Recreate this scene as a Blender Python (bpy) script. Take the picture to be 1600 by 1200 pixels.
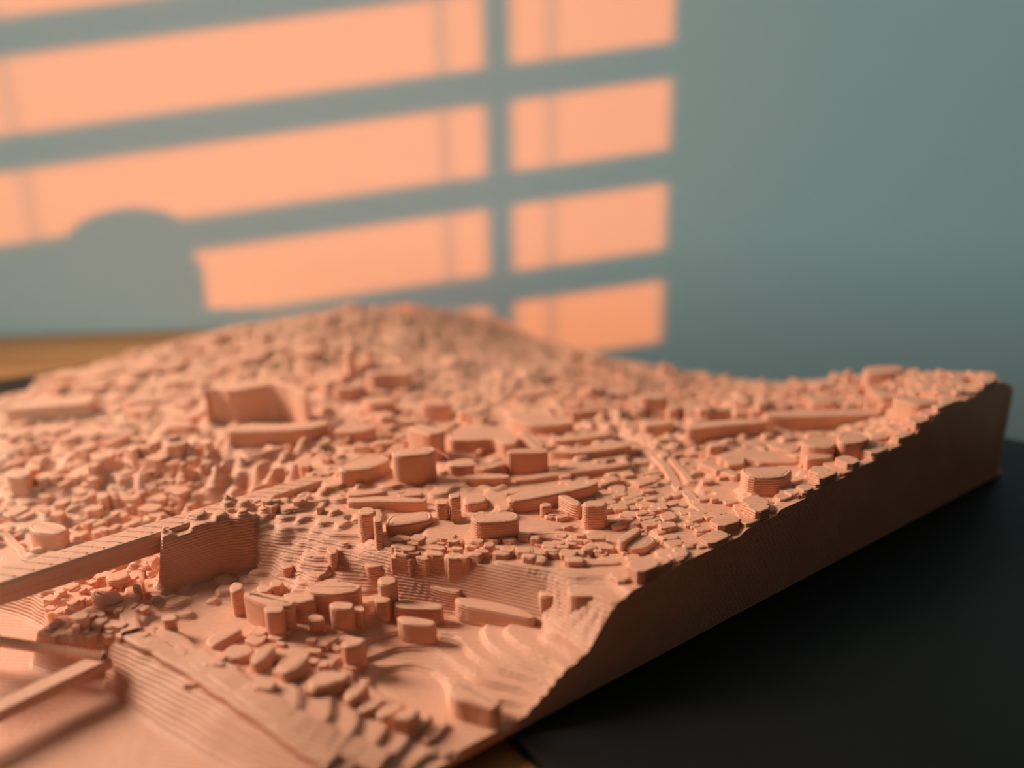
import bpy, bmesh, math, random
import numpy as np
from math import radians, sin, cos, tan, pi
from mathutils import Vector, Matrix

random.seed(7); np.random.seed(7)
for o in list(bpy.data.objects): bpy.data.objects.remove(o)
SC = bpy.context.scene
COL = SC.collection
S = 0.07                       # metres per layout unit (1 unit = height of the lens above the desk)

# ------------------------------------------------------------------ camera
PITCH = radians(17); ROLL = radians(1.0); F = 1200.0
cam = bpy.data.cameras.new('camera'); camo = bpy.data.objects.new('camera', cam); COL.objects.link(camo)
cam.sensor_width = 36; cam.lens = 36 * F / 1600; cam.clip_start = 0.005; cam.clip_end = 60
fwd = np.array([0, cos(PITCH), -sin(PITCH)])
up0 = np.array([0, sin(PITCH), cos(PITCH)]); r0 = np.array([1., 0, 0])
rgt = r0 * cos(ROLL) - up0 * sin(ROLL); upv = up0 * cos(ROLL) + r0 * sin(ROLL)
m3 = Matrix((rgt, upv, -fwd)).transposed()
camo.matrix_world = Matrix.Translation((0, 0, S)) @ m3.to_4x4()
cam.dof.use_dof = True; cam.dof.focus_distance = 1.72 * S; cam.dof.aperture_fstop = 7.2
SC.camera = camo
ORG = np.array([0, 0, 1.])
def ray(px, py): return fwd + rgt * ((px - 800) / F) - upv * ((py - 600) / F)
def at(px, py, z=0.):
    d = ray(px, py); return ORG + d * ((z - 1) / d[2])
def proj(p):
    q = np.asarray(p) - ORG; d = q @ fwd
    return 800 + F * (q @ rgt) / d, 600 - F * (q @ upv) / d

# ------------------------------------------------------------------ light
SC.view_settings.view_transform = 'Standard'; SC.view_settings.look = 'None'
SC.view_settings.exposure = 0.0; SC.view_settings.gamma = 1.0; SC.view_settings.use_curve_mapping = False
W = bpy.data.worlds.new('evening_sky'); SC.world = W; W.use_nodes = True
bg = W.node_tree.nodes['Background']; bg.inputs[0].default_value = (.50, .62, .70, 1); bg.inputs[1].default_value = 0.12
# low evening sun, travelling to the left and towards the far wall
SUN_DIR = Vector((-0.85, 0.51, -0.102)).normalized()
sl = bpy.data.lights.new('sun', 'SUN'); sl.energy = 5.3; sl.color = (1, .20, .0); sl.angle = radians(.22)
so = bpy.data.objects.new('sun', sl); COL.objects.link(so)
so.rotation_euler = SUN_DIR.to_track_quat('-Z', 'Y').to_euler()
so.location = (1.5, -1, .6)
XL, XR, YB, YR, ZF, ZC = -5.0, 14.0, 4.6, -22.0, -10.7, 24.0      # room limits, layout units
# added blue fill for the far wall, standing in for sky at the rear
al = bpy.data.lights.new('added_sky_fill', 'AREA'); al.shape = 'RECTANGLE'; al.size = 7.0 * S; al.size_y = 9.0 * S
al.energy = 14.2; al.color = (.52, .90, .87)
ao = bpy.data.objects.new('added_sky_fill', al); COL.objects.link(ao)
ao.location = Vector((-1.0, YR + .1, 13.5)) * S; ao.rotation_euler = Vector((0, 1, 0)).to_track_quat('-Z', 'Z').to_euler()

# added warm key light for the model, shining through a made-up opening at left
kl = bpy.data.lights.new('added_key_light', 'AREA'); kl.shape = 'RECTANGLE'; kl.size = 1.9 * S; kl.size_y = 3.0 * S
kl.energy = .43; kl.color = (1, .84, .70); kl.spread = radians(60)
ko = bpy.data.objects.new('added_key_light', kl); COL.objects.link(ko)
ko.location = Vector((XL - .9, 3.3, 4.1)) * S; ko.rotation_euler = Vector((6.2, -1.7, -4.0)).to_track_quat('-Z', 'Y').to_euler()

# ------------------------------------------------------------------ materials
def mat(name, col, rough=.6, spec=.3):
    m = bpy.data.materials.new(name); m.use_nodes = True
    b = m.node_tree.nodes['Principled BSDF']
    b.inputs['Base Color'].default_value = (*col, 1); b.inputs['Roughness'].default_value = rough
    b.inputs['Specular IOR Level'].default_value = spec
    return m, m.node_tree, b
def nd(nt, t, **kw):
    n = nt.nodes.new(t)
    for k, v in kw.items():
        if k in n.inputs: n.inputs[k].default_value = v
        else: setattr(n, k, v)
    return n
def math_n(nt, op, a, b=None):
    n = nt.nodes.new('ShaderNodeMath'); n.operation = op
    for i, v in enumerate((a, b)):
        if v is None: continue
        if isinstance(v, (int, float)): n.inputs[i].default_value = v
        else: nt.links.new(v, n.inputs[i])
    return n.outputs[0]

PLA, nt, b = mat('printed_plastic', (.84, .44, .30), .55, .3)
geo = nd(nt, 'ShaderNodeNewGeometry'); sep = nd(nt, 'ShaderNodeSeparateXYZ'); nt.links.new(geo.outputs['Position'], sep.inputs[0])
zz = math_n(nt, 'SINE', math_n(nt, 'MULTIPLY', sep.outputs[2], 2 * pi / (.0062 * S)))
ln = math_n(nt, 'SINE', math_n(nt, 'MULTIPLY', math_n(nt, 'ADD', math_n(nt, 'MULTIPLY', sep.outputs[0], .12), sep.outputs[1]), 2 * pi / (.011 * S)))
no = nd(nt, 'ShaderNodeTexNoise', Scale=110 / S, Detail=3.0)
nt.links.new(geo.outputs['Position'], no.inputs['Vector'])
nsep = nd(nt, 'ShaderNodeSeparateXYZ'); nt.links.new(geo.outputs['True Normal'], nsep.inputs[0])
flat = math_n(nt, 'POWER', math_n(nt, 'ABSOLUTE', nsep.outputs[2]), 14.0); steep = math_n(nt, 'SUBTRACT', 1.0, flat)
ln = math_n(nt, 'MULTIPLY', ln, flat); zz = math_n(nt, 'MULTIPLY', zz, steep)
hgt = math_n(nt, 'ADD', math_n(nt, 'ADD', math_n(nt, 'MULTIPLY', zz, .30), math_n(nt, 'MULTIPLY', ln, .32)), math_n(nt, 'MULTIPLY', no.outputs[0], 1.1))
bp = nd(nt, 'ShaderNodeBump', Strength=.7, Distance=.0026 * S); nt.links.new(hgt, bp.inputs['Height']); nt.links.new(bp.outputs[0], b.inputs['Normal'])
no2 = nd(nt, 'ShaderNodeTexNoise', Scale=9 / S, Detail=2.0); nt.links.new(geo.outputs['Position'], no2.inputs['Vector'])
cr = nd(nt, 'ShaderNodeValToRGB'); cr.color_ramp.elements[0].position = .3; cr.color_ramp.elements[1].position = .7
cr.color_ramp.elements[0].color = (.79, .405, .262, 1); cr.color_ramp.elements[1].color = (.86, .46, .305, 1)
nt.links.new(no2.outputs[0], cr.inputs[0]); nt.links.new(cr.outputs[0], b.inputs['Base Color'])

WALL, nt, b = mat('wall_paint', (.78, .80, .80), .8, .2)
no = nd(nt, 'ShaderNodeTexNoise', Scale=60 / S, Detail=3.0); tc = nd(nt, 'ShaderNodeTexCoord')
nt.links.new(tc.outputs['Object'], no.inputs['Vector'])
bp = nd(nt, 'ShaderNodeBump', Strength=.12, Distance=.003 * S); nt.links.new(no.outputs[0], bp.inputs['Height']); nt.links.new(bp.outputs[0], b.inputs['Normal'])

WOOD, nt, b = mat('oiled_wood', (.55, .30, .13), .45, .35)
tc = nd(nt, 'ShaderNodeTexCoord'); mp = nd(nt, 'ShaderNodeMapping'); mp.inputs['Scale'].default_value = (2.5 / S * .3, 9 / S, 9 / S)
nt.links.new(tc.outputs['Object'], mp.inputs[0]); no = nd(nt, 'ShaderNodeTexNoise', Scale=.6, Detail=6.0, Distortion=.6)
nt.links.new(mp.outputs[0], no.inputs['Vector']); cr = nd(nt, 'ShaderNodeValToRGB')
cr.color_ramp.elements[0].position = .3; cr.color_ramp.elements[1].position = .72
cr.color_ramp.elements[0].color = (.46, .19, .055, 1); cr.color_ramp.elements[1].color = (.70, .34, .10, 1)
nt.links.new(no.outputs[0], cr.inputs[0]); nt.links.new(cr.outputs[0], b.inputs['Base Color'])

MAT, nt, b = mat('black_mat', (.005, .005, .005), .5, .25)
no = nd(nt, 'ShaderNodeTexNoise', Scale=140 / S, Detail=2.0); tc = nd(nt, 'ShaderNodeTexCoord'); nt.links.new(tc.outputs['Object'], no.inputs['Vector'])
bp = nd(nt, 'ShaderNodeBump', Strength=.2, Distance=.001 * S); nt.links.new(no.outputs[0], bp.inputs['Height']); nt.links.new(bp.outputs[0], b.inputs['Normal'])
WHITE = mat('white_frame_paint', (.75, .75, .73), .5)[0]
SLAT = mat('blind_slat', (.55, .54, .52), .6)[0]
BOX = mat('grey_box', (.05, .05, .05), .8)[0]
JAR = mat('jar_glaze', (.25, .25, .24), .4)[0]
FLOOR = mat('floor_boards', (.05, .035, .025), .6)[0]
DARKW = mat('rear_wall_paint', (.08, .085, .085), .8)[0]

# ------------------------------------------------------------------ helpers
def mesh_obj(name, verts, faces, m, parent=None, smooth=False):
    me = bpy.data.meshes.new(name)
    me.from_pydata([tuple(float(c) * S for c in v) for v in verts], [], faces); me.update()
    me.materials.append(m)
    if smooth: me.polygons.foreach_set('use_smooth', [True] * len(me.polygons))
    o = bpy.data.objects.new(name, me); COL.objects.link(o)
    if parent: o.parent = parent
    return o
def boxvf(x0, x1, y0, y1, z0, z1):
    v = [(x, y, z) for z in (z0, z1) for y in (y0, y1) for x in (x0, x1)]
    return v, [(0, 2, 3, 1), (4, 5, 7, 6), (0, 1, 5, 4), (2, 6, 7, 3), (0, 4, 6, 2), (1, 3, 7, 5)]
def box(name, b, m, parent=None): return mesh_obj(name, *boxvf(*b), m, parent)
def empty(name, loc=(0, 0, 0)):
    o = bpy.data.objects.new(name, None); COL.objects.link(o); o.location = Vector(loc) * S; o.empty_display_size = .01; return o
def tag(o, label, cat, group=None):
    o['label'] = label; o['category'] = cat
    if group: o['group'] = group
    return o
def struct(o): o['kind'] = 'structure'; return o

# ------------------------------------------------------------------ room shell
Rc = at(1555, 745); _a = at(700, 1200)
e1 = Rc - _a; e1 /= np.linalg.norm(e1); e2 = np.array([-e1[1], e1[0], 0.])
def xy(u, v): return Rc - u * e1 + v * e2
def uv(p):
    q = np.asarray(p) - Rc; return -(q @ e1), q @ e2
w0 = at(0, 515); w1 = at(330, 505); wd = (w1 - w0) / np.linalg.norm(w1 - w0); wn = np.array([-wd[1], wd[0], 0])
def wallpt(s): return w0 + wd * s
def quad_wall(name, p, q, z0, z1, th, m):
    p = np.array(p[:2]); q = np.array(q[:2]); d = (q - p) / np.linalg.norm(q - p); n = np.array([-d[1], d[0]]) * th
    v = [(*p, z0), (*q, z0), (*(q + n), z0), (*(p + n), z0), (*p, z1), (*q, z1), (*(q + n), z1), (*(p + n), z1)]
    return struct(mesh_obj(name, v, [(0, 3, 2, 1), (4, 5, 6, 7), (0, 1, 5, 4), (1, 2, 6, 5), (2, 3, 7, 6), (3, 0, 4, 7)], m))
quad_wall('wall_back', wallpt(-9), wallpt(22), ZF, ZC, 1.4, WALL)
struct(box('floor', (XL - 2, XR + 2, YR - 2, 8, ZF - 1, ZF), FLOOR))
struct(box('ceiling', (XL - 2, XR + 2, YR - 2, 8, ZC, ZC + 1), DARKW))
struct(box('wall_rear', (XL - 1, XR + 1, YR - 1, YR, ZF, ZC), DARKW))
def wall_with_hole(name, x0, x1, y0, y1, hy0, hy1, hz0, hz1, m):
    vs, fs = [], []
    for b in ((x0, x1, y0, hy0, ZF, ZC), (x0, x1, hy1, y1, ZF, ZC), (x0, x1, hy0, hy1, ZF, hz0), (x0, x1, hy0, hy1, hz1, ZC)):
        v, f = boxvf(*b); n = len(vs); vs += v; fs += [tuple(i + n for i in q) for q in f]
    return struct(mesh_obj(name, vs, fs, m))
HY0, HY1, HZ0, HZ1 = -19.0, -2.90, .5, 13.0
wall_with_hole('wall_right', XR, XR + .5, YR - 1, 9, HY0, HY1, HZ0, HZ1, DARKW)
wall_with_hole('wall_left', XL - .3, XL, YR - 1, 8, 1.7, 4.35, 1.7, 5.4, DARKW)  # opening made up to let the added key light in
fr3 = struct(empty('added_left_window', (0, 0, 0)))  # made-up frame round the opening of the key light
for b in ((1.55, 1.7, 1.55, 5.55), (4.35, 4.45, 1.55, 5.55), (1.55, 4.45, 1.55, 1.7), (1.55, 4.45, 5.4, 5.55)):
    box('window_frame', (XL, XL + .06, *b), WHITE, fr3)
fr = struct(empty('window_1', (0, 0, 0)))
for b in ((HY1, HY1 + .25, HZ0, HZ1), (HY0 - .25, HY0, HZ0, HZ1), (HY0 - .25, HY1 + .25, HZ0 - .25, HZ0), (HY0 - .25, HY1 + .25, HZ1, HZ1 + .25)):
    box('window_frame', (XR - .12, XR, b[0], b[1], b[2], b[3]), WHITE, fr)
for y in (-3.69, -7.8, -11.9, -16.0):
    box('mullion', (XR + .05, XR + .09, y - .04, y + .04, HZ0, HZ1), WHITE, fr)
fr2 = struct(empty('added_rear_window', (0, 0, 0)))  # made-up frame round the added blue fill; the wall behind is solid
for b in ((-4.75, -4.5, 8.8, 18.2), (2.5, 2.75, 8.8, 18.2), (-4.75, 2.75, 8.8, 9.0), (-4.75, 2.75, 18.0, 18.2), (-1.1, -.9, 9.0, 18.0)):
    box('window_frame', (b[0], b[1], YR, YR + .3, b[2], b[3]), WHITE, fr2)

def prt(o, parent):
    o.parent = parent; o.matrix_parent_inverse = Matrix.Translation(-parent.location); return o
# slatted blind of the right-hand window: its bars throw the bands on the far wall
blind = tag(empty('slatted_blind', (XR, -11, HZ1)), 'slatted blind in the window, whose bars shade the far wall in bands', 'blind')
zs = 1.868 - .598 + .04
sme = None
while zs < HZ1 - .3:
    t = radians(24); w = .29; c_, s_ = cos(t) * w, sin(t) * w
    if sme is None:
        v = []
        for y in (HY0, HY1):
            for q in (-1, -.5, 0, .5, 1): v.append((XR + .35 + q * c_, y, q * s_ + .03 * (1 - q * q)))
            for q in (1, .5, 0, -.5, -1): v.append((XR + .35 + q * c_, y, q * s_ + .03 * (1 - q * q) - .03))
        n = 10; f = [(i, (i + 1) % n, (i + 1) % n + n, i + n) for i in range(n)] + [tuple(range(n))[::-1], tuple(range(n, 2 * n))]
        o = mesh_obj('slat', v, f, SLAT); sme = o.data
    else:
        o = bpy.data.objects.new('slat', sme); COL.objects.link(o)
    prt(o, blind); o.location = Vector((0, 0, zs)) * S
    zs += .598
for y in (-3.65, -4.07, -5.68, -8.9, -12.5, -17.0):
    prt(box('ladder_cord', (XR + .34, XR + .36, y - .0022, y + .0022, HZ0, HZ1), SLAT), blind)

# ------------------------------------------------------------------ desk, mat, things behind the camera
U, V = 3.0, 2.7
def slab(name, pts, z0, z1, m):
    n = len(pts)
    v = [(q[0], q[1], z0) for q in pts] + [(q[0], q[1], z1) for q in pts]
    f = [tuple(range(n))[::-1], tuple(range(n, 2 * n))] + [(i, (i + 1) % n, (i + 1) % n + n, i + n) for i in range(n)]
    o = mesh_obj(name, v, f, m)
    bm = bmesh.new(); bm.from_mesh(o.data); bmesh.ops.recalc_face_normals(bm, faces=bm.faces); bm.to_mesh(o.data); bm.free()
    return o
MZ = -.004
wl = wallpt(-1.80) - .04 * wn; wr = wallpt(2.25) - .04 * wn
desk = tag(empty('wooden_desk', (*xy(1.5, 1.3)[:2], ZF)), 'brown wooden desk that runs along the wall under the black mat', 'desk')
dA = xy(-.37, .1); dB = dA + (dA - wr) * .9
prt(slab('desk_top', [wl, wr, dB, (dB[0] - .3, -.62), (-4.9, -.62)], -.38, -.03, WOOD), desk)
for p in (xy(.9, 1.9), (-4.4, 3.9), (-4.4, -.1), (1.6, -.1)):
    prt(box('leg', (p[0] - .35, p[0] + .35, p[1] - .35, p[1] + .35, ZF, -.38), WOOD), desk)
matt = tag(slab('desk_mat', [xy(.49, 3.33), xy(-.40, .1), dB + .02 * e1, (dB[0] - .2, -.5), xy(1.83, -.5), xy(1.85, .2), xy(3.4, .2), xy(3.4, 3.33)], -.03, MZ, MAT), 'thin black mat on the desk under the city model', 'mat')
cab = tag(empty('low_cabinet', (3.8, -1.6, ZF)), 'unseen grey cabinet throwing the flat-topped shadow at the left of the wall, widened to shade the model', 'cabinet')  # inferred from its shadow; left end extended to keep fill off the cut side
def cab_slab(name, g, z0, z1):
    return prt(slab(name, [(-1.1 - g, -.72), (-1.1 - g, -2.6 - g), (7.66 + g, -2.6 - g), (7.66 + g, -1.12), (7.12 - g, -.72)], z0, z1, BOX), cab)
cab_slab('carcass', 0, ZF + .5, 1.46); cab_slab('cabinet_top', .04, 1.46, 1.56); cab_slab('plinth', -.15, ZF, ZF + .5)
for x in (-1.0, 1.7, 4.4): prt(box('door', (x, x + 2.6, -.73, -.70, ZF + .6, 1.40), BOX), cab)
prt(box('fill_blocker', (-1.1, 5.55, -2.5, -.85, 1.56, 2.3), BOX), cab)  # unseen block added to keep the blue fill off the cut side
def lathe(name, prof, c, m, n=40):
    v, f = [], []
    for r, z in prof:
        for k in range(n): v.append((c[0] + r * cos(2 * pi * k / n), c[1] + r * sin(2 * pi * k / n), z))
    for i in range(len(prof) - 1):
        for k in range(n): f.append((i * n + k, i * n + (k + 1) % n, (i + 1) * n + (k + 1) % n, (i + 1) * n + k))
    f.append(tuple(range(n))[::-1]); f.append(tuple(range((len(prof) - 1) * n, len(prof) * n)))
    return mesh_obj(name, v, f, m, None, True)
jar = tag(lathe('domed_jar', [(.17, 1.56), (.19, 1.62), (.197, 1.68), (.195, 1.71), (.175, 1.75), (.135, 1.79), (.085, 1.815), (.03, 1.83)], (7.13, -1.0), JAR),
          'small domed jar throwing the rounded bump of shadow on the wall', 'jar')
sb = tag(empty('sun_blocker', (7.9, -1.5, ZF)), 'unseen grey block added beside the cabinet to shade the back of the model', 'box')
prt(box('blocker_body', (7.78, 8.36, -1.9, -.76, ZF, 1.06), BOX), sb); prt(box('blocker_cap', (7.76, 8.38, -1.92, -.74, 1.06, 1.17), BOX), sb)  # unseen block added to keep low sun off the back hill
# ------------------------------------------------------------------ city relief model: terrain
model = tag(empty('city_relief_model', (*xy(1.5, 1.35)[:2], 0)), 'peach printed relief model of a hilly city with gorge, bridges and buildings', 'model')
def part(o): return prt(o, model)
def tps(P, Z, reg=1e-3):
    P = np.array(P, float); Z = np.array(Z, float); n = len(P)
    D = np.linalg.norm(P[:, None] - P[None], axis=2)
    K = np.where(D > 0, D * D * np.log(D + 1e-12), 0) + reg * np.eye(n)
    A = np.zeros((n + 3, n + 3)); A[:n, :n] = K; A[:n, n] = 1; A[:n, n + 1:] = P; A[n, :n] = 1; A[n + 1:, :n] = P.T
    w = np.linalg.solve(A, np.concatenate([Z, [0, 0, 0]]))
    def f(u, v):
        out = w[n] + w[n + 1] * u + w[n + 2] * v
        for k in range(n):
            r2 = (u - P[k, 0]) ** 2 + (v - P[k, 1]) ** 2
            out = out + w[k] * .5 * r2 * np.log(r2 + 1e-12)
        return out
    return f
def ctrl(lst, extra=()):
    P = [uv(at(px, py, z)) for px, py, z in lst] + [(a, b) for a, b, c in extra]
    return P, [z for *_, z in lst] + [c for *_, c in extra]
# high ground: (pixel, pixel, height) control points, then (u, v, height) along the edges of the tile
HI = [(650, 760, .19), (560, 830, .185), (250, 845, .20), (380, 812, .20), (640, 850, .185), (800, 870, .185), (520, 745, .19),
      (430, 690, .165), (300, 640, .155), (200, 640, .14), (120, 640, .135), (20, 640, .12), (0, 700, .12), (120, 700, .115),
      (160, 590, .16), (250, 560, .19), (400, 560, .20), (330, 540, .20), (450, 530, .225), (700, 580, .165), (620, 560, .185),
      (800, 620, .15), (720, 640, .165), (900, 680, .18), (1000, 640, .165), (900, 600, .12), (1060, 620, .14), (1150, 610, .13),
      (1000, 700, .19), (1050, 760, .195), (1150, 770, .205), (1200, 690, .195), (1320, 690, .21), (1300, 630, .21), (1380, 610, .245),
      (1480, 590, .29), (820, 740, .19), (880, 800, .19), (960, 850, .19), (1060, 820, .20), (560, 640, .165), (700, 700, .18)]
HE = [(0, .02, .305), (.12, 0, .315), (.25, .0, .315), (.49, 0, .285), (.76, 0, .245), (1.04, 0, .225), (1.17, 0, .21), (1.32, 0, .20), (1.43, 0, .195), (1.62, 0, .178),
      (0, .2, .30), (0, .45, .23), (0, .85, .11), (0, 1.4, .045), (0, 2.0, .0), (0, 2.5, .02), (0, 2.7, .06), (.3, 2.7, .13), (.6, 2.7, .215), (.95, 2.7, .245),
      (1.3, 2.7, .235), (1.62, 2.7, .225), (2., 2.7, .165), (2.25, 2.7, .125), (2.48, 2.7, .075), (3., 2.7, .06), (.5, 2.3, .10), (.9, 2.3, .20), (3., 2., .09), (3, 1.2, .1), (3, .5, .1),
      (.35, 1.9, .06), (.3, 1.2, .10)]
LO = [(850, 1010, .088), (790, 990, .082), (860, 1050, .066), (650, 1090, .020), (580, 1068, .03), (520, 1080, .065), (610, 1115, .045), (700, 1110, .03), (560, 1000, .06), (760, 960, .062), (700, 930, .07), (640, 900, .085), (820, 950, .06), (900, 965, .07), (400, 970, .075),
      (330, 985, .07), (560, 920, .095), (480, 890, .10), (300, 1000, .07), (215, 960, .09), (205, 992, .105), (250, 1020, .10), (400, 1110, .09), (540, 1188, .05), (620, 1196, .03), (760, 1150, .03),
      (150, 940, .075), (60, 905, .07), (100, 860, .065), (0, 830, .08), (200, 800, .075), (300, 770, .09), (430, 750, .11), (100, 770, .095), (0, 750, .10), (200, 730, .11)]
LE = [(1.72, 0, .085), (1.77, 0, .045), (1.85, 0, .014), (2., 0, .014), (2.2, 0, .035), (2.5, 0, .04), (3, 0, .04), (3, .5, .06), (3, 1.2, .07)]
fhi = tps(*ctrl(HI, HE), 2e-3); flo = tps(*ctrl(LO, LE), 2e-3)
LOWER = [(1003, 921, .11), (960, 921, .10), (860, 886, .055), (720, 862, .04), (615, 846, .05), (575, 815, .20), (500, 800, .20), (400, 806, .07), (330, 818, .04), (256, 842, .03),
         (262, 826, .03), (330, 800, .03), (400, 772, .05), (490, 752, .07), (505, 728, .18), (430, 712, .2), (310, 705, .2), (240, 692, .2), (120, 690, .2), (-60, 690, .2), (-700, 760, .2), (-700, 1900, .1), (600, 2200, .1), (1500, 1500, .1)]
RIVER = [(-500, 900, .04), (0, 922, .05), (50, 935, .05), (85, 958, .04), (108, 990, .03), (70, 1020, .03), (120, 1035, .03), (190, 1012, .10), (260, 1035, .13), (340, 1080, .13), (440, 1140, .12), (545, 1205, .10), (640, 1320, .08), (600, 2000, .06), (-500, 2000, .05)]
def poly_uv(px, z): return np.array([uv(at(a, b, z)) for a, b, _ in px])
def inside_dist(P, wd_, u, v):
    """distance inside the polygon divided by the local width (0 outside, 1 fully inside)"""
    best = np.full(u.shape, 1e9); wid = np.full(u.shape, .1); ins = np.zeros(u.shape, bool)
    n = len(P)
    for i in range(n):
        a = P[i]; b = P[(i + 1) % n]; d = b - a; L2 = d @ d
        t = np.clip(((u - a[0]) * d[0] + (v - a[1]) * d[1]) / L2, 0, 1)
        dist = np.hypot(u - a[0] - t * d[0], v - a[1] - t * d[1])
        m = dist < best; best = np.where(m, dist, best); wid = np.where(m, wd_[i] + t * (wd_[(i + 1) % n] - wd_[i]), wid)
        c = ((a[1] > v) != (b[1] > v)); xs = a[0] + (v - a[1]) / (d[1] if abs(d[1]) > 1e-12 else 1e-12) * d[0]
        ins ^= c & (u < xs)
    return np.where(ins, np.clip(best / wid, 0, 1), 0.)
def sst(t): return t * t * (3 - 2 * t)
LP = poly_uv(LOWER, .19); RP = poly_uv(RIVER, .03)
LW = [q[2] for q in LOWER]; RW = [q[2] for q in RIVER]
# wobble fields, sums of a few sines so that the contour lines wander
_rng = np.random.RandomState(11)
_K = [(a * cos(b), a * sin(b), c) for a, b, c in zip(_rng.uniform(6, 75, 40), _rng.uniform(0, 2 * pi, 40), _rng.uniform(0, 2 * pi, 40))]
def wob(u, v):
    o = 0
    for a, b, c in _K: o = o + np.sin(a * u + b * v + c) * (14 / (14 + math.hypot(a, b)))
    return o / 6
_r2 = np.random.RandomState(3)
_K2 = [(a * cos(b), a * sin(b), c) for a, b, c in zip(_r2.uniform(45, 150, 34), _r2.uniform(0, 2 * pi, 34), _r2.uniform(0, 2 * pi, 34))]
def rough(u, v):             # crowded old quarters: lumps between the blocks, stronger in some districts
    o = 0
    for a, b, c in _K2: o = o + np.sin(a * u + b * v + c)
    o = o / 4.1
    g = lambda cu, cv, s: np.exp(-((u - cu) ** 2 + (v - cv) ** 2) / (2 * s * s))
    k = .012 * g(2.1, 1.15, .33) + .010 * g(.45, 1.0, .3) + .006 * g(.25, .35, .25) + .005 * g(.9, .5, .3) + .006 * np.clip((v - 1.5) / .6, 0, 1)
    return o * k * np.clip((u + .02) / .1, 0, 1) * np.clip((v + .01) / .08, 0, 1)
STEP = .0115
BUMPS = [(*uv(at(px, py, .18))[:2], a, sg) for px, py, a, sg in
         ((960, 655, .035, .045), (1000, 648, .03, .03), (1088, 655, .03, .03), (1160, 632, .04, .045), (1190, 640, .03, .03), (1080, 640, .03, .03),
          (215, 725, .04, .04), (268, 702, .05, .05), (245, 768, .04, .04), (130, 790, .03, .05), (60, 800, .03, .04), (200, 770, .03, .03), (300, 735, .03, .04),
          (830, 575, .03, .09), (720, 565, .03, .07), (770, 600, .02, .06), (650, 525, .03, .08), (870, 640, .02, .05),
          (610, 757, .02, .03), (1040, 700, .015, .04), (930, 720, .02, .05))]
def smooth_height(u, v):
    hi = np.maximum(fhi(u, v), .012); lo = np.maximum(flo(u, v), .012)
    wb = wob(u, v)
    far = np.clip((v - .55) / .8, 0, 1)
    hi = hi + wb * (.019 + .010 * far) * np.clip((v + .04) / .3, 0, 1) * np.clip((u + .05) / .25, 0, 1) * np.clip((V + .05 - v) / .3, 0, 1); lo = lo + wb * .007
    m = sst(inside_dist(LP, LW, u + wb * .006, v + wb * .006))
    h = hi * (1 - m) + np.minimum(lo, hi) * m
    h = h + rough(u, v)
    r = sst(inside_dist(RP, RW, u + wb * .008, v))
    edge = np.clip(np.minimum(v, 0.06) / .06, 0, 1)
    for bu, bv, ba, bs in BUMPS: h = h + ba * np.exp(-((u - bu) ** 2 + (v - bv) ** 2) / (2 * bs * bs)) * (1 - m * .5)
    return h * (1 - r) + .012 * r, r
def terrace(h):
    q = h / STEP; k = np.floor(q); f = q - k
    return (k + .12 * f + .88 * sst(np.clip((f - .76) / .24, 0, 1))) * STEP
vg = np.concatenate([np.linspace(0, 1.45, 400)[:-1], np.linspace(1.45, V, 170)])
ug = np.concatenate([np.linspace(0, 2.62, 600)[:-1], np.linspace(2.62, U, 40)])
UU, VV = np.meshgrid(ug, vg)
HS, RM = smooth_height(UU, VV)
_s = np.clip(np.minimum(RM, 1 - RM) * 6, 0, 1) * .85
HT = terrace(HS) * (1 - _s) + (HS + .007 * np.sin(UU * 15 + VV * 6) * _s) * _s
def hgt_at(u, v):
    i = int(np.clip(np.searchsorted(ug, u), 1, len(ug) - 1)); j = int(np.clip(np.searchsorted(vg, v), 1, len(vg) - 1))
    return float(HT[j - 1:j + 1, i - 1:i + 1].mean())
def hit(px, py):
    """where the line of sight meets the ground of the model"""
    d = ray(px, py); zprev = None
    for z in np.arange(.40, .0, -.0025):
        p = ORG + d * ((z - 1) / d[2]); u, v = uv(p)
        if 0 <= u <= U and 0 <= v <= V:
            if hgt_at(u, v) >= z: return u, v, z
    p = at(px, py, .01); return (*uv(p), .01)
nv_, nu_ = UU.shape
X = (Rc[0] - UU * e1[0] + VV * e2[0]); Y = (Rc[1] - UU * e1[1] + VV * e2[1])
co = np.stack([X, Y, HT], -1).reshape(-1, 3) * S
idx = np.arange(nv_ * nu_).reshape(nv_, nu_)
fc = np.stack([idx[:-1, :-1], idx[1:, :-1], idx[1:, 1:], idx[:-1, 1:]], -1).reshape(-1, 4)
def np_mesh(name, co, fc, m, smooth=True):
    me = bpy.data.meshes.new(name); nf = len(fc)
    me.vertices.add(len(co)); me.vertices.foreach_set('co', co.astype(np.float32).ravel())
    me.loops.add(nf * 4); me.loops.foreach_set('vertex_index', fc.astype(np.int32).ravel())
    me.polygons.add(nf); me.polygons.foreach_set('loop_start', np.arange(nf, dtype=np.int32) * 4)
    me.update(calc_edges=True); me.polygons.foreach_set('use_smooth', [smooth] * nf); me.materials.append(m)
    o = bpy.data.objects.new(name, me); COL.objects.link(o); return o
ter = np_mesh('terrain', co, fc[:, ::1], PLA)
if ter.data.polygons[0].normal.z < 0: ter.data.flip_normals()
part(ter)
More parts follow.
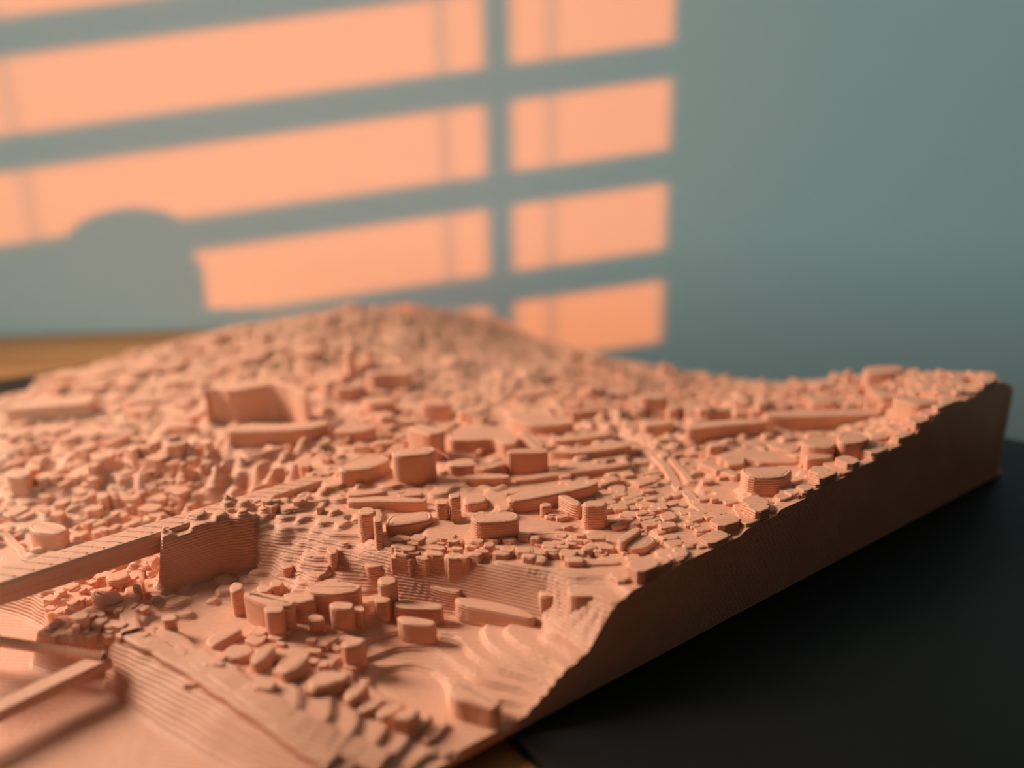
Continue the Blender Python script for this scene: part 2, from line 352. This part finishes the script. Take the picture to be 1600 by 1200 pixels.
# the four cut sides and the underside
def side(us, vs, hs):
    n = len(us); P = [xy(a, b) for a, b in zip(us, vs)]
    v = [(p[0], p[1], 0.) for p in P] + [(p[0], p[1], h) for p, h in zip(P, hs)]
    o = np_mesh('cut_side', np.array(v) * S, np.array([(i, i + 1, i + 1 + n, i + n) for i in range(n - 1)]), PLA, False)
    return part(o)
z0 = np.zeros
side(ug, z0(nu_), HT[0]); side(ug[::-1], np.full(nu_, V), HT[-1][::-1]); side(z0(nv_), vg[::-1], HT[::-1, 0]); side(np.full(nv_, U), vg, HT[:, -1])
part(mesh_obj('underside', [(*xy(a, b)[:2], 0.0) for a, b in ((0, 0), (U, 0), (U, V), (0, V))], [(0, 1, 2, 3)], PLA))
# brim flap and seam at the far right corner
def prism(name, pts, z0, z1, m=None): return part(slab(name, pts, z0, z1, m or PLA))
prism('brim_flap', [xy(-.045, .0), xy(.05, -.004), xy(.05, .03), xy(-.03, .05)], 0, .008)
prism('corner_seam', [xy(-.018, .0), xy(.002, -.006), xy(.02, -.004), xy(.02, .03), xy(-.012, .05)], 0, .285)
# ------------------------------------------------------------------ buildings, bridges, small houses (all printed in one piece with the terrain: parts of the model)
def chaikin(P, n=2):
    for _ in range(n):
        Q = []
        for i in range(len(P)):
            a, b = P[i], P[(i + 1) % len(P)]; Q += [a * .8 + b * .2, a * .2 + b * .8]
        P = Q
    return P
def clip_tile(P, m=.001):
    for ax, lim, sg in ((0, m, 1), (0, U - m, -1), (1, m, 1), (1, V - m, -1)):
        Q = []
        for i in range(len(P)):
            a, b = P[i], P[(i + 1) % len(P)]; da = (a[ax] - lim) * sg; db = (b[ax] - lim) * sg
            if da >= 0: Q.append(a)
            if da * db < 0: Q.append(a + (b - a) * (da / (da - db)))
        P = Q
        if len(P) < 3: return None
    return P
def inset(P, d):
    n = len(P); out = []
    for i in range(n):
        a, b, c = P[i - 1], P[i], P[(i + 1) % n]
        t1 = b - a; t2 = c - b
        l1 = np.linalg.norm(t1) + 1e-9; l2 = np.linalg.norm(t2) + 1e-9
        nn = np.array([-t1[1], t1[0]]) / l1 + np.array([-t2[1], t2[0]]) / l2
        L = np.linalg.norm(nn); out.append(b + (nn / L * d if L > 1e-6 else 0))
    return out
def block_vf(P, zb, zt, bev=.0055, ring=True, soft=2):
    """rounded printed block: wall, rounded rim, shallow ring groove on the roof. P in (u, v)."""
    P = [np.array(p, float) for p in P]
    A = sum(P[i - 1][0] * P[i][1] - P[i][0] * P[i - 1][1] for i in range(len(P)))
    if A < 0: P = P[::-1]
    P = clip_tile(P)
    if P is None: return None
    A = abs(sum(P[i - 1][0] * P[i][1] - P[i][0] * P[i - 1][1] for i in range(len(P)))) / 2
    per = sum(np.linalg.norm(P[i] - P[i - 1]) for i in range(len(P)))
    if per < 1e-4 or A < 1e-6: return None
    w = A / per
    P = chaikin(P, soft); bev = min(bev, w * .5)
    loops = [(P, zb), (P, zt - bev), (inset(P, bev * .3), zt - bev * .3), (inset(P, bev), zt)]
    if ring and w > .013 and A / per ** 2 > .045:
        g = min(w * .55, .009); loops += [(inset(P, bev + g * .45), zt - .0012), (inset(P, bev + g * .8), zt - .0002)]
    n = len(P); v, f = [], []
    for L, z in loops:
        for p in L: q = xy(*p); v.append((q[0], q[1], z))
    for i in range(len(loops) - 1):
        for k in range(n): f.append((i * n + k, (i + 1) * n + k, (i + 1) * n + (k + 1) % n, i * n + (k + 1) % n))
    f.append(tuple(range((len(loops) - 1) * n, len(loops) * n))[::-1])
    return v, f
def low_ground(P):
    q = []
    for i in range(len(P)):
        for t in (0, .5): p = P[i] * (1 - t) + P[(i + 1) % len(P)] * t; q.append(hgt_at(*p))
    return min(q)
count = {'block': 0}
def add_block(name, P, zb, zt, **k):
    r = block_vf(P, zb, zt, **k)
    if r is None: return None
    o = mesh_obj(name, r[0], r[1], PLA)
    bm = bmesh.new(); bm.from_mesh(o.data); bmesh.ops.recalc_face_normals(bm, faces=bm.faces)
    e = max(bm.faces, key=lambda f: f.calc_center_median().z)
    if e.normal.z < 0: bmesh.ops.reverse_faces(bm, faces=bm.faces)
    for f in bm.faces: f.smooth = False
    bm.to_mesh(o.data); bm.free()
    return part(o)
def B(roof, base_y, name='building', **k):
    """roof: outline of the roof in the photograph, base_y: where its nearest lower corner meets the ground"""
    fr_ = max(roof, key=lambda q: q[1])
    u, v, zg = hit(fr_[0], base_y)
    g = xy(u, v); d = ray(*fr_)
    t = ((g - ORG) @ fwd * 1.0); t = ((g - ORG)[:2] @ d[:2]) / (d[:2] @ d[:2])
    zt = 1 + d[2] * t
    zt = min(max(zt, zg + .006), zg + .25)
    P = [np.array(uv(at(a, b, zt))) for a, b in roof]
    PC = clip_tile(P)
    if PC is None: return None
    zb = low_ground(PC) - .01
    return add_block(name, P, max(zb, .002), zt, **k)
SHAPES = [
 # centre, in focus
 ([(611, 704), (614, 711), (625, 713), (650, 711), (668, 709), (681, 704), (679, 697), (662, 696), (648, 699), (625, 699)], 757),
 ([(632, 667), (660, 661), (696, 672), (690, 677), (668, 680)], 722),
 ([(699, 677), (718, 675), (722, 667), (790, 664), (809, 684), (806, 694), (785, 693), (770, 685), (735, 688), (703, 687)], 714),
 ([(697, 719), (733, 714), (741, 721), (752, 726), (720, 728), (700, 727)], 746),
 ([(735, 729), (790, 715), (794, 724), (760, 734)], 744),
 ([(792, 704), (800, 700), (850, 699), (857, 702), (855, 707), (795, 708)], 743),
 ([(809, 676), (820, 672), (838, 681), (852, 697), (844, 701), (828, 697)], 706),
 ([(794, 648), (822, 640), (895, 658), (898, 662), (835, 667), (792, 655)], 684),
 ([(885, 641), (947, 633), (951, 637), (898, 645)], 663),
 ([(858, 685), (870, 680), (955, 674), (959, 679), (868, 691)], 701),
 ([(850, 704), (900, 698), (965, 688), (985, 690), (987, 697), (900, 709)], 717),
 ([(842, 722), (930, 706), (1005, 696), (1011, 702), (930, 718), (850, 731)], 736),
 ([(802, 745), (870, 735), (960, 722), (985, 719), (985, 726), (900, 738), (810, 752)], 760),
 ([(722, 742), (760, 738), (800, 741), (795, 747), (724, 748)], 755),
 ([(703, 753), (790, 750), (850, 757), (845, 762), (705, 759)], 766),
 ([(703, 762), (770, 762), (840, 770), (830, 775), (700, 768)], 778),
 ([(787, 768), (800, 762), (870, 757), (872, 763), (805, 771)], 783),
 ([(788, 776), (820, 765), (900, 757), (935, 750), (935, 757), (890, 768), (800, 785)], 800),
 ([(527, 728), (560, 714), (595, 709), (612, 716), (600, 725), (575, 733), (532, 736)], 756),
 ([(540, 768), (580, 765), (600, 763), (602, 769), (545, 775)], 785),
 ([(575, 766), (600, 764), (602, 770), (578, 772)], 776),
 ([(620, 771), (648, 767), (662, 768), (660, 774), (622, 776)], 782),
 ([(541, 778), (600, 773), (668, 778), (664, 784), (600, 783), (543, 785)], 796),
 # stadium stand and its terrace
 ([(316, 614), (330, 604), (350, 599), (400, 594), (425, 592), (455, 599), (479, 611), (478, 620), (466, 616), (452, 606), (422, 600), (395, 605), (362, 611), (332, 607)], 668),
 ([(348, 670), (385, 660), (440, 662), (470, 658), (512, 655), (516, 662), (490, 669), (455, 672), (360, 675)], 696),
 ([(520, 673), (530, 664), (575, 660), (592, 669), (560, 675)], 692),
 ([(352, 665), (372, 655), (372, 665), (356, 671)], 684),
 # towers left of centre
 ([(537, 542), (545, 539), (554, 542), (553, 547), (540, 547)], 592),
 ([(524, 582), (556, 578), (560, 584), (528, 588)], 600),
 ([(570, 542), (576, 539), (581, 542), (579, 546), (572, 546)], 578),
 ([(570, 581), (595, 575), (622, 575), (645, 579), (644, 584), (605, 583), (580, 586)], 609),
 ([(514, 604), (570, 597), (573, 603), (530, 609)], 630),
 ([(562, 622), (600, 618), (620, 624), (618, 628), (575, 631)], 650),
 ([(563, 612), (610, 610), (614, 613), (568, 616)], 624),
 ([(588, 645), (600, 641), (617, 645), (615, 651), (592, 652)], 665),
 ([(620, 655), (650, 650), (662, 653), (660, 657), (625, 660)], 668),
 ([(654, 625), (690, 623), (707, 628), (702, 632), (660, 631)], 660),
 ([(502, 592), (520, 589), (524, 593), (520, 598), (506, 598)], 622),
 ([(500, 634), (512, 631), (518, 634), (515, 638), (503, 639)], 652),
 ([(580, 690), (615, 686), (618, 691), (584, 695)], 708),
 ([(712, 640), (740, 636), (758, 640), (748, 646), (718, 646)], 656),
 ([(738, 653), (750, 651), (757, 655), (752, 659), (740, 659)], 664),
 ([(465, 722), (478, 719), (487, 723), (484, 729), (468, 729)], 738),
 # around the bowl, front centre
 ([(557, 797), (568, 791), (582, 792), (588, 797), (582, 803), (562, 804)], 852),
 ([(582, 806), (590, 804), (597, 808), (596, 815), (584, 815)], 862),
 ([(602, 813), (612, 803), (672, 796), (678, 811), (640, 818), (603, 823)], 840),
 ([(700, 772), (710, 769), (720, 772), (719, 777), (703, 779)], 816),
 ([(679, 781), (690, 777), (701, 780), (700, 787), (682, 787)], 814),
 ([(722, 776), (752, 771), (762, 777), (760, 784), (726, 788)], 802),
 ([(733, 806), (745, 800), (798, 797), (812, 803), (808, 812), (782, 815), (745, 816)], 849),
 ([(742, 801), (751, 797), (762, 800), (760, 806), (745, 807)], 813),
 ([(777, 792), (786, 788), (797, 791), (796, 797), (780, 798)], 805),
 ([(908, 785), (922, 780), (944, 781), (950, 785), (945, 791), (915, 791)], 828),
 ([(869, 773), (885, 772), (909, 784), (905, 790), (892, 787)], 814),
 ([(800, 786), (860, 776), (864, 782), (804, 793)], 801),
 ([(843, 787), (852, 784), (862, 786), (861, 791), (846, 792)], 810),
 ([(818, 833), (850, 826), (905, 830), (918, 845), (895, 850), (870, 841), (825, 839)], 848),
 ([(904, 858), (925, 843), (945, 841), (949, 847), (935, 855), (910, 863)], 872),
 ([(962, 842), (985, 826), (1000, 822), (1003, 828), (985, 840), (972, 849)], 870),
 ([(975, 852), (985, 840), (1010, 832), (1028, 843), (1012, 855), (988, 858)], 872),
 ([(893, 876), (905, 871), (965, 873), (971, 878), (960, 881), (898, 882)], 887),
 ([(1033, 838), (1046, 834), (1048, 839), (1036, 844)], 855),
 ([(1020, 860), (1035, 855), (1045, 865), (1030, 872)], 880),
 ([(1045, 878), (1055, 872), (1060, 880), (1050, 886)], 893),
 ([(978, 876), (1000, 870), (1018, 872), (1005, 882), (982, 884)], 892),
 ([(840, 923), (850, 918), (882, 919), (886, 930), (845, 933)], 968),
 ([(884, 917), (898, 911), (960, 921), (945, 931), (892, 932)], 966),
 # lower town in front of the ridge
 ([(618, 964), (630, 960), (675, 967), (683, 972), (678, 978), (630, 974)], 1010),
 ([(613, 940), (630, 935), (688, 941), (694, 946), (688, 952), (640, 951), (616, 948)], 978),
 ([(668, 909), (682, 907), (718, 914), (724, 921), (715, 926), (674, 917)], 962),
 ([(589, 903), (602, 898), (620, 901), (621, 909), (610, 914), (592, 913)], 960),
 ([(582, 932), (596, 928), (612, 933), (606, 941), (586, 941)], 975),
 ([(513, 943), (525, 938), (550, 940), (555, 946), (548, 952), (518, 951)], 992),
 ([(552, 947), (566, 945), (571, 951), (566, 957), (554, 956)], 985),
 ([(708, 935), (722, 930), (790, 942), (838, 960), (832, 967), (790, 958), (720, 946)], 982),
 ([(508, 857), (517, 852), (527, 855), (527, 864), (516, 867)], 897),
 ([(436, 880), (447, 876), (458, 879), (457, 886), (442, 889)], 908),
 ([(251, 964), (263, 958), (276, 961), (275, 968), (256, 970)], 994),
 ([(567, 879), (580, 874), (601, 876), (598, 884), (575, 887)], 918),
 ([(357, 917), (366, 908), (380, 911), (379, 921), (362, 926)], 968),
 ([(376, 927), (392, 922), (440, 930), (462, 938), (455, 947), (412, 946)], 992),
 ([(410, 948), (428, 942), (446, 948), (441, 956), (416, 957)], 1002),
 ([(440, 928), (455, 924), (492, 928), (493, 936), (470, 942), (448, 938)], 978),
 ([(474, 917), (497, 906), (545, 908), (567, 914), (558, 923), (520, 929), (484, 926)], 962),
 ([(500, 908), (512, 902), (530, 904), (530, 912), (508, 914)], 925),
 ([(400, 918), (412, 912), (428, 916), (420, 924), (404, 925)], 940),
 ([(420, 908), (432, 903), (444, 908), (438, 916), (424, 917)], 935),
 ([(530, 1004), (545, 996), (566, 994), (573, 1000), (562, 1008), (540, 1012)], 1046),
 ([(480, 962), (492, 958), (508, 962), (504, 970), (484, 971)], 992),
 ([(699, 1078), (712, 1061), (725, 1062), (770, 1082), (785, 1096), (774, 1108), (742, 1098), (712, 1092)], 1150),
 ([(556, 1106), (566, 1096), (592, 1087), (602, 1092), (590, 1104), (566, 1114)], 1124),
 ([(585, 1114), (600, 1100), (625, 1096), (634, 1103), (618, 1116), (596, 1123)], 1132),
 ([(612, 1122), (630, 1106), (650, 1102), (658, 1110), (640, 1126), (622, 1124)], 1150),
 ([(636, 1138), (652, 1116), (668, 1110), (678, 1117), (662, 1136), (646, 1146)], 1155),
 ([(655, 1152), (676, 1126), (690, 1120), (702, 1128), (688, 1146), (668, 1160)], 1169),
 ([(678, 1172), (712, 1140), (732, 1124), (750, 1139), (728, 1160), (696, 1184)], 1192),
 ([(428, 1042), (448, 1022), (468, 1014), (486, 1022), (470, 1042), (444, 1054)], 1070),
 ([(476, 1064), (500, 1046), (520, 1046), (552, 1050), (540, 1062), (512, 1070), (490, 1076)], 1090),
 ([(534, 1086), (552, 1066), (570, 1060), (578, 1068), (560, 1088), (544, 1096)], 1108),
 ([(388, 1030), (402, 1010), (424, 1002), (432, 1010), (418, 1026), (400, 1038)], 1056),
 ([(318, 1002), (336, 986), (372, 978), (380, 984), (350, 1000), (332, 1012)], 1018),
 ([(345, 1020), (362, 1004), (398, 1008), (396, 1020), (366, 1030)], 1042),
 # right-hand quarter
 ([(1189, 646), (1200, 641), (1360, 637), (1379, 641), (1376, 648), (1206, 652)], 674),
 ([(1068, 667), (1085, 659), (1140, 654), (1190, 653), (1204, 660), (1140, 664), (1082, 671)], 690),
 ([(1075, 650), (1088, 645), (1105, 648), (1108, 655), (1090, 659), (1078, 657)], 668),
 ([(1118, 711), (1130, 705), (1180, 700), (1215, 707), (1246, 716), (1245, 723), (1200, 722), (1160, 714), (1130, 719)], 729),
 ([(1088, 723), (1100, 718), (1125, 726), (1158, 738), (1152, 746), (1120, 735)], 755),
 ([(1130, 718), (1136, 713), (1160, 712), (1166, 720), (1160, 726), (1136, 725)], 736),
 ([(1155, 733), (1168, 728), (1222, 728), (1240, 734), (1228, 746), (1170, 747)], 778),
 ([(1105, 694), (1112, 691), (1130, 692), (1130, 697), (1108, 700)], 712),
 ([(1201, 697), (1210, 693), (1245, 692), (1252, 700), (1240, 708), (1215, 702)], 712),
 ([(1250, 692), (1262, 682), (1290, 680), (1310, 686), (1302, 700), (1268, 698)], 728),
 ([(1255, 712), (1275, 706), (1305, 708), (1300, 716), (1262, 718)], 736),
 ([(1305, 684), (1320, 672), (1345, 674), (1362, 684), (1345, 692), (1315, 692)], 720),
 ([(1355, 682), (1378, 672), (1406, 669), (1411, 674), (1395, 680), (1362, 690)], 702),
 ([(1258, 676), (1272, 672), (1292, 674), (1288, 680), (1262, 681)], 690),
 ([(1393, 622), (1404, 616), (1425, 618), (1470, 625), (1455, 632), (1432, 633)], 654),
 ([(1350, 624), (1380, 617), (1400, 618), (1395, 624), (1356, 629)], 640),
 ([(1319, 579), (1326, 577), (1333, 579), (1331, 583), (1321, 583)], 600),
 ([(1348, 575), (1360, 571), (1410, 571), (1412, 578), (1390, 584), (1352, 582)], 606),
 ([(1250, 598), (1257, 595), (1263, 598), (1261, 602), (1252, 602)], 620),
 ([(1274, 599), (1283, 596), (1294, 598), (1292, 603), (1277, 603)], 620),
 ([(1356, 606), (1366, 603), (1386, 604), (1384, 609), (1360, 611)], 622),
 ([(1318, 618), (1330, 612), (1345, 614), (1342, 620), (1322, 622)], 630),
 ([(1290, 604), (1305, 598), (1325, 598), (1330, 606), (1300, 612)], 622),
 ([(1440, 602), (1458, 592), (1490, 588), (1500, 594), (1470, 604), (1448, 610)], 618),
 ([(1480, 585), (1520, 580), (1560, 584), (1572, 590), (1540, 590), (1490, 592)], 604),
 ([(1490, 604), (1508, 596), (1530, 598), (1528, 606), (1500, 612)], 620),
 ([(1526, 594), (1545, 588), (1560, 592), (1556, 600), (1534, 604)], 616),
 ([(1215, 632), (1245, 628), (1275, 628), (1276, 633), (1220, 637)], 645),
 ([(1290, 630), (1330, 625), (1355, 627), (1352, 632), (1296, 636)], 644),
 ([(1106, 636), (1125, 633), (1143, 635), (1142, 641), (1110, 642)], 654),
 ([(1145, 641), (1155, 639), (1161, 642), (1158, 646), (1148, 647)], 656),
 ([(1040, 634), (1052, 630), (1064, 633), (1060, 640), (1044, 641)], 656),
 ([(984, 635), (1000, 631), (1012, 636), (1004, 643), (988, 642)], 654),
 ([(1000, 656), (1030, 652), (1055, 656), (1048, 664), (1006, 666)], 678),
 ([(1180, 628), (1190, 624), (1200, 627), (1197, 632), (1184, 633)], 648),
 ([(998, 617), (1030, 614), (1045, 617), (1043, 622), (1002, 623)], 640),
 ([(918, 601), (924, 599), (930, 602), (928, 606), (920, 606)], 630),
 ([(965, 564), (970, 562), (976, 564), (975, 568), (967, 568)], 590),
 ([(1031, 568), (1037, 566), (1045, 568), (1044, 572), (1033, 572)], 590),
 ([(917, 557), (930, 553), (950, 556), (948, 561), (920, 562)], 572),
 ([(885, 548), (898, 545), (908, 548), (905, 553), (888, 553)], 566),
 ([(905, 605), (925, 600), (948, 604), (940, 610), (910, 611)], 626),
 # left-hand quarter beyond the gorge
 ([(8, 637), (30, 628), (120, 620), (150, 624), (140, 630), (60, 636), (10, 640)], 662),
 ([(192, 622), (215, 616), (265, 614), (276, 618), (262, 624), (200, 627)], 642),
 ([(80, 582), (110, 576), (150, 578), (160, 584), (90, 588)], 604),
 ([(203, 562), (225, 556), (255, 562), (278, 574), (262, 580), (230, 572)], 586),
 ([(110, 670), (130, 664), (190, 668), (205, 674), (160, 682), (112, 676)], 694),
 ([(8, 736), (20, 730), (45, 731), (50, 740), (36, 746), (10, 744)], 780),
 ([(140, 708), (152, 704), (172, 706), (178, 712), (160, 718), (144, 716)], 738),
 ([(200, 698), (208, 694), (216, 698), (214, 703), (203, 704)], 735),
 ([(250, 660), (275, 655), (308, 660), (300, 666), (256, 668)], 682),
 ([(255, 690), (270, 686), (286, 690), (282, 696), (258, 697)], 715),
 ([(316, 686), (325, 683), (334, 687), (331, 692), (319, 692)], 715),
 ([(178, 742), (196, 736), (238, 722), (244, 728), (205, 744), (184, 750)], 766),
 ([(150, 772), (160, 766), (172, 770), (168, 778), (153, 778)], 800),
 ([(42, 822), (60, 812), (98, 818), (108, 826), (90, 834), (52, 832)], 862),
 ([(163, 902), (172, 894), (196, 890), (204, 896), (196, 904), (170, 908)], 926),
 ([(112, 960), (124, 952), (140, 956), (136, 966), (116, 968)], 990),
 ([(140, 928), (150, 920), (188, 924), (192, 934), (172, 942), (146, 938)], 956),
 ([(206, 914), (213, 911), (221, 914), (219, 918), (208, 919)], 932),
 ([(535, 476), (548, 472), (560, 474), (558, 480), (538, 481)], 490),
]
for r_, by in SHAPES: B(r_, by, **(dict(ring=False, soft=1, bev=.0025) if len(r_) > 12 else {}))

# beams and bridges ------------------------------------------------------
def bar(name, a, b, w0_, w1_, th, bev=.006, rows=0, parent=None):
    """beam between two points; rows: small slanted ribs on its deck"""
    a = np.array(a); b = np.array(b); d = b - a; L = np.linalg.norm(d); d /= L
    s = np.cross(d, [0, 0, 1.]); s /= np.linalg.norm(s); n = np.cross(s, d)
    prof = [(-1, -th), (-1, -bev), (-1 + .12, 0), (1 - .12, 0), (1, -bev), (1, -th * .55), (.86, -th * .6), (.86, -th)]
    v, f = [], []; N = 24; m = len(prof)
    for i in range(N + 1):
        t = i / N; w = (w0_ + (w1_ - w0_) * t) / 2; c = a + d * L * t
        for q, z in prof: v.append(c + s * q * w + n * z)
    for i in range(N):
        for k in range(m): f.append((i * m + k, i * m + (k + 1) % m, (i + 1) * m + (k + 1) % m, (i + 1) * m + k))
    f.append(tuple(range(m))[::-1]); f.append(tuple(range(N * m, N * m + m)))
    o = mesh_obj(name, v, f, PLA, None)
    bm = bmesh.new(); bm.from_mesh(o.data); bmesh.ops.recalc_face_normals(bm, faces=bm.faces); bm.to_mesh(o.data); bm.free()
    part(o)
    if rows:
        rv, rf = [], []
        for i in range(rows):
            t = (i + .5) / rows; w = (w0_ + (w1_ - w0_) * t) / 2; c = a + d * L * t; sg = 1 if i % 2 else -1
            h = .0022; l = L / rows * 1.3; x0, x1 = (-.75, .2) if sg > 0 else (-.2, .75)
            for q, dl, z in ((x0, -l, -.002), (x0, -l * .3, -.002), (x1, l, -.002), (x1, l * .3, -.002), (x0 + .1, -l * .5, h), (x1 - .1, l * .5, h)):
                rv.append(c + s * q * w + d * dl + n * z)
            k = i * 6; rf += [(k, k + 1, k + 4), (k + 1, k + 2, k + 5, k + 4), (k + 2, k + 3, k + 5), (k + 3, k, k + 4, k + 5)]
        ro = mesh_obj('deck_ribs', rv, rf, PLA); ro['kind'] = 'stuff'
        ro.parent = o
    return o
def clip_u(p, q, um):
    up, vp = uv(p); uq, vq = uv(q); t = (um - uq) / (up - uq); return q + (p - q) * t if up > um else p
zbr = .196
b0 = at(-160, 948, zbr); b1 = at(512, 741, zbr); b0 = clip_u(b0, b1, U - .01)
bar('bridge', b0, b1, .080, .055, .050, rows=54)
bar('bridge', clip_u(at(-200, 1196, .075), at(168, 1022, .085), U - .01), at(168, 1022, .085), .040, .040, .022)
c0 = clip_u(at(-120, 984, .085), at(162, 1027, .085), U - .01); c1 = at(162, 1027, .085)
nrib = 46; rv = []; rf = []
for i in range(nrib * 2 + 1):          # rope-like ribbed beam
    t = i / (nrib * 2); c = c0 + (c1 - c0) * t; d = (c1 - c0) / np.linalg.norm(c1 - c0); s = np.cross(d, [0, 0, 1]); r = .0115 if i % 2 else .0085
    for k in range(8): a = 2 * pi * k / 8; rv.append(c + s * cos(a) * r + np.array([0, 0, sin(a) * r]) + d * sin(a) * .006)
for i in range(nrib * 2):
    for k in range(8): rf.append((i * 8 + k, i * 8 + (k + 1) % 8, (i + 1) * 8 + (k + 1) % 8, (i + 1) * 8 + k))
part(mesh_obj('ribbed_beam', rv, rf, PLA))
def strip(name, px, h, w):
    """raised road following the ground"""
    pts = []
    for (x0, y0), (x1, y1) in zip(px[:-1], px[1:]):
        for t in np.linspace(0, 1, 7)[:-1]: pts.append(hit(x0 + (x1 - x0) * t, y0 + (y1 - y0) * t))
    pts.append(hit(*px[-1])); P = [np.array(p[:2]) for p in pts]
    Z = np.array([p[2] for p in pts]); Z = np.convolve(np.pad(Z, 2, mode='edge'), np.ones(5) / 5, 'valid') + h
    v, f = [], []
    for i, p in enumerate(P):
        d = P[min(i + 1, len(P) - 1)] - P[max(i - 1, 0)]; d /= np.linalg.norm(d) + 1e-9; s = np.array([-d[1], d[0]])
        for q, z in ((-1, -.03), (-1, -.003), (-.7, 0), (.7, 0), (1, -.003), (1, -.03)):
            uvp = p + s * q * w / 2; uvp = np.array([np.clip(uvp[0], 0, U), np.clip(uvp[1], 0, V)])
            g = xy(*uvp); v.append((g[0], g[1], max(Z[i] + z, .001)))
    for i in range(len(P) - 1):
        for k in range(5): f.append((i * 6 + k, i * 6 + k + 1, i * 6 + 7 + k, i * 6 + 6 + k))
    o = mesh_obj(name, v, f, PLA); bm = bmesh.new(); bm.from_mesh(o.data); bmesh.ops.recalc_face_normals(bm, faces=bm.faces)
    if sum(q.normal.z for q in bm.faces) < 0: bmesh.ops.reverse_faces(bm, faces=bm.faces)
    bm.to_mesh(o.data); bm.free(); return part(o)
strip('road', [(985, 668), (1030, 700), (1078, 752)], .005, .022)
strip('road', [(950, 640), (1000, 680), (1060, 760), (1100, 800)], .004, .03)
strip('road', [(1045, 716), (1110, 708)], .006, .016)
strip('road', [(205, 990), (200, 950), (215, 905), (225, 870)], .010, .035)
strip('road', [(200, 988), (300, 1045), (400, 1110), (520, 1196)], .008, .035)
strip('road', [(240, 990), (340, 1050), (450, 1122), (600, 1196)], .006, .05)
strip('road', [(0, 830), (40, 870), (70, 890)], .008, .02)

# small printed houses ---------------------------------------------------
def house_vf(u, v, l, w, a, h):
    g = min(hgt_at(np.clip(u + du, 0, U), np.clip(v + dv, 0, V)) for du, dv in ((0, 0), (l / 2, 0), (-l / 2, 0), (0, w / 2), (0, -w / 2)))
    c, s = cos(a), sin(a); P = [np.array([u + x * c - y * s, v + x * s + y * c]) for x, y in ((-l / 2, -w / 2), (l / 2, -w / 2), (l / 2, w / 2), (-l / 2, w / 2))]
    top = max(g + h, hgt_at(u, v) + h * .6)
    return block_vf(P, max(g - .006, .001), top, bev=.003, ring=False, soft=1)
R_ = random.Random(5)
# districts in the photograph: x range, y range, how many, size range, height range, orientation (radians in tile axes)
DIST = [
 ((20, 290), (690, 850), 120, (.020, .060), (.008, .034), None),
 ((5, 320), (610, 700), 90, (.03, .08), (.006, .018), None),
 ((60, 560), (535, 610), 80, (.05, .13), (.010, .032), None),
 ((330, 760), (488, 545), 36, (.04, .10), (.006, .020), None),
 ((560, 900), (545, 640), 60, (.03, .07), (.004, .010), None),
 ((880, 1260), (575, 650), 190, (.025, .065), (.008, .026), None),
 ((1240, 1480), (590, 640), 80, (.03, .07), (.012, .03), None),
 ((1400, 1570), (580, 625), 70, (.03, .07), (.010, .03), None),
 ((560, 760), (640, 720), 40, (.025, .05), (.008, .02), None),
 ((860, 1060), (745, 830), 90, (.020, .045), (.005, .012), .25),
 ((980, 1190), (780, 880), 90, (.018, .045), (.004, .010), .25),
 ((600, 960), (845, 885), 70, (.018, .04), (.008, .018), .9),
 ((1090, 1330), (700, 800), 50, (.018, .04), (.005, .012), .2),
 ((80, 230), (880, 1000), 80, (.014, .032), (.006, .020), None),
 ((260, 560), (985, 1090), 36, (.02, .04), (.006, .014), .9),
 ((400, 520), (740, 800), 14, (.014, .03), (.006, .014), None),
 ((230, 330), (720, 800), 40, (.012, .03), (.008, .020), None),
 ((440, 640), (640, 720), 24, (.02, .045), (.008, .02), None),
]
cand = []
for (xa, xb), (ya, yb), n, sz, hh, ori in DIST:
    for _ in range(n):
        px = R_.uniform(xa, xb); py = R_.uniform(ya, yb)
        p = ORG + 0; h0 = hit(px, py)
        if not (.004 < h0[0] < U - .01 and .004 < h0[1] < V - .01) or h0[2] < .03: continue
        a = ori if ori is not None else R_.choice((-.62, -.62, .95)); a += R_.gauss(0, .13)
        l = R_.uniform(*sz); w = l * R_.uniform(.45, .9); cand.append((h0[0], h0[1], l, w, a, R_.uniform(*hh)))
for _ in range(46):                    # blocks cut through by the right-hand edge of the tile
    u = R_.uniform(.03, 1.62); cand.append((u, R_.uniform(.0, .05), R_.uniform(.03, .08), R_.uniform(.03, .06), R_.gauss(0, .1), R_.uniform(.006, .030)))
cand.sort(key=lambda q: -q[2] * q[3] / (q[1] + 1.0) ** 2)
single = 0; sv, sf = [], []
for q in cand:
    r = house_vf(*q)
    if r is None: continue
    if single < 290:
        part(mesh_obj('house', r[0], r[1], PLA)); single += 1
    else:
        n = len(sv); sv += r[0]; sf += [tuple(i + n for i in f) for f in r[1]]
hs = part(mesh_obj('distant_houses', sv, sf, PLA)); hs['kind'] = 'stuff'

# fine plastic strings left by the printer
def string(px, zz_, sag=.0):
    P = [at(x, y, z) for (x, y), z in zip(px, zz_)]
    v, f = [], []; N = 12; r = .0013
    for i in range(N + 1):
        t = i / N; a, b, c = P; p = a * (1 - t) ** 2 + b * 2 * t * (1 - t) + c * t * t
        for k in range(5): an = 2 * pi * k / 5; v.append(p + rgt * cos(an) * r + upv * sin(an) * r)
    for i in range(N):
        for k in range(5): f.append((i * 5 + k, i * 5 + (k + 1) % 5, (i + 1) * 5 + (k + 1) % 5, (i + 1) * 5 + k))
    part(mesh_obj('plastic_string', v, f, PLA))
string([(712, 792), (725, 800), (736, 806)], [.215, .215, .215])
string([(670, 698), (690, 706), (702, 716)], [.235, .23, .22])
string([(652, 788), (668, 784), (668, 774)], [.2, .205, .205])
string([(1005, 743), (1020, 741), (1035, 737)], [.215, .215, .215])
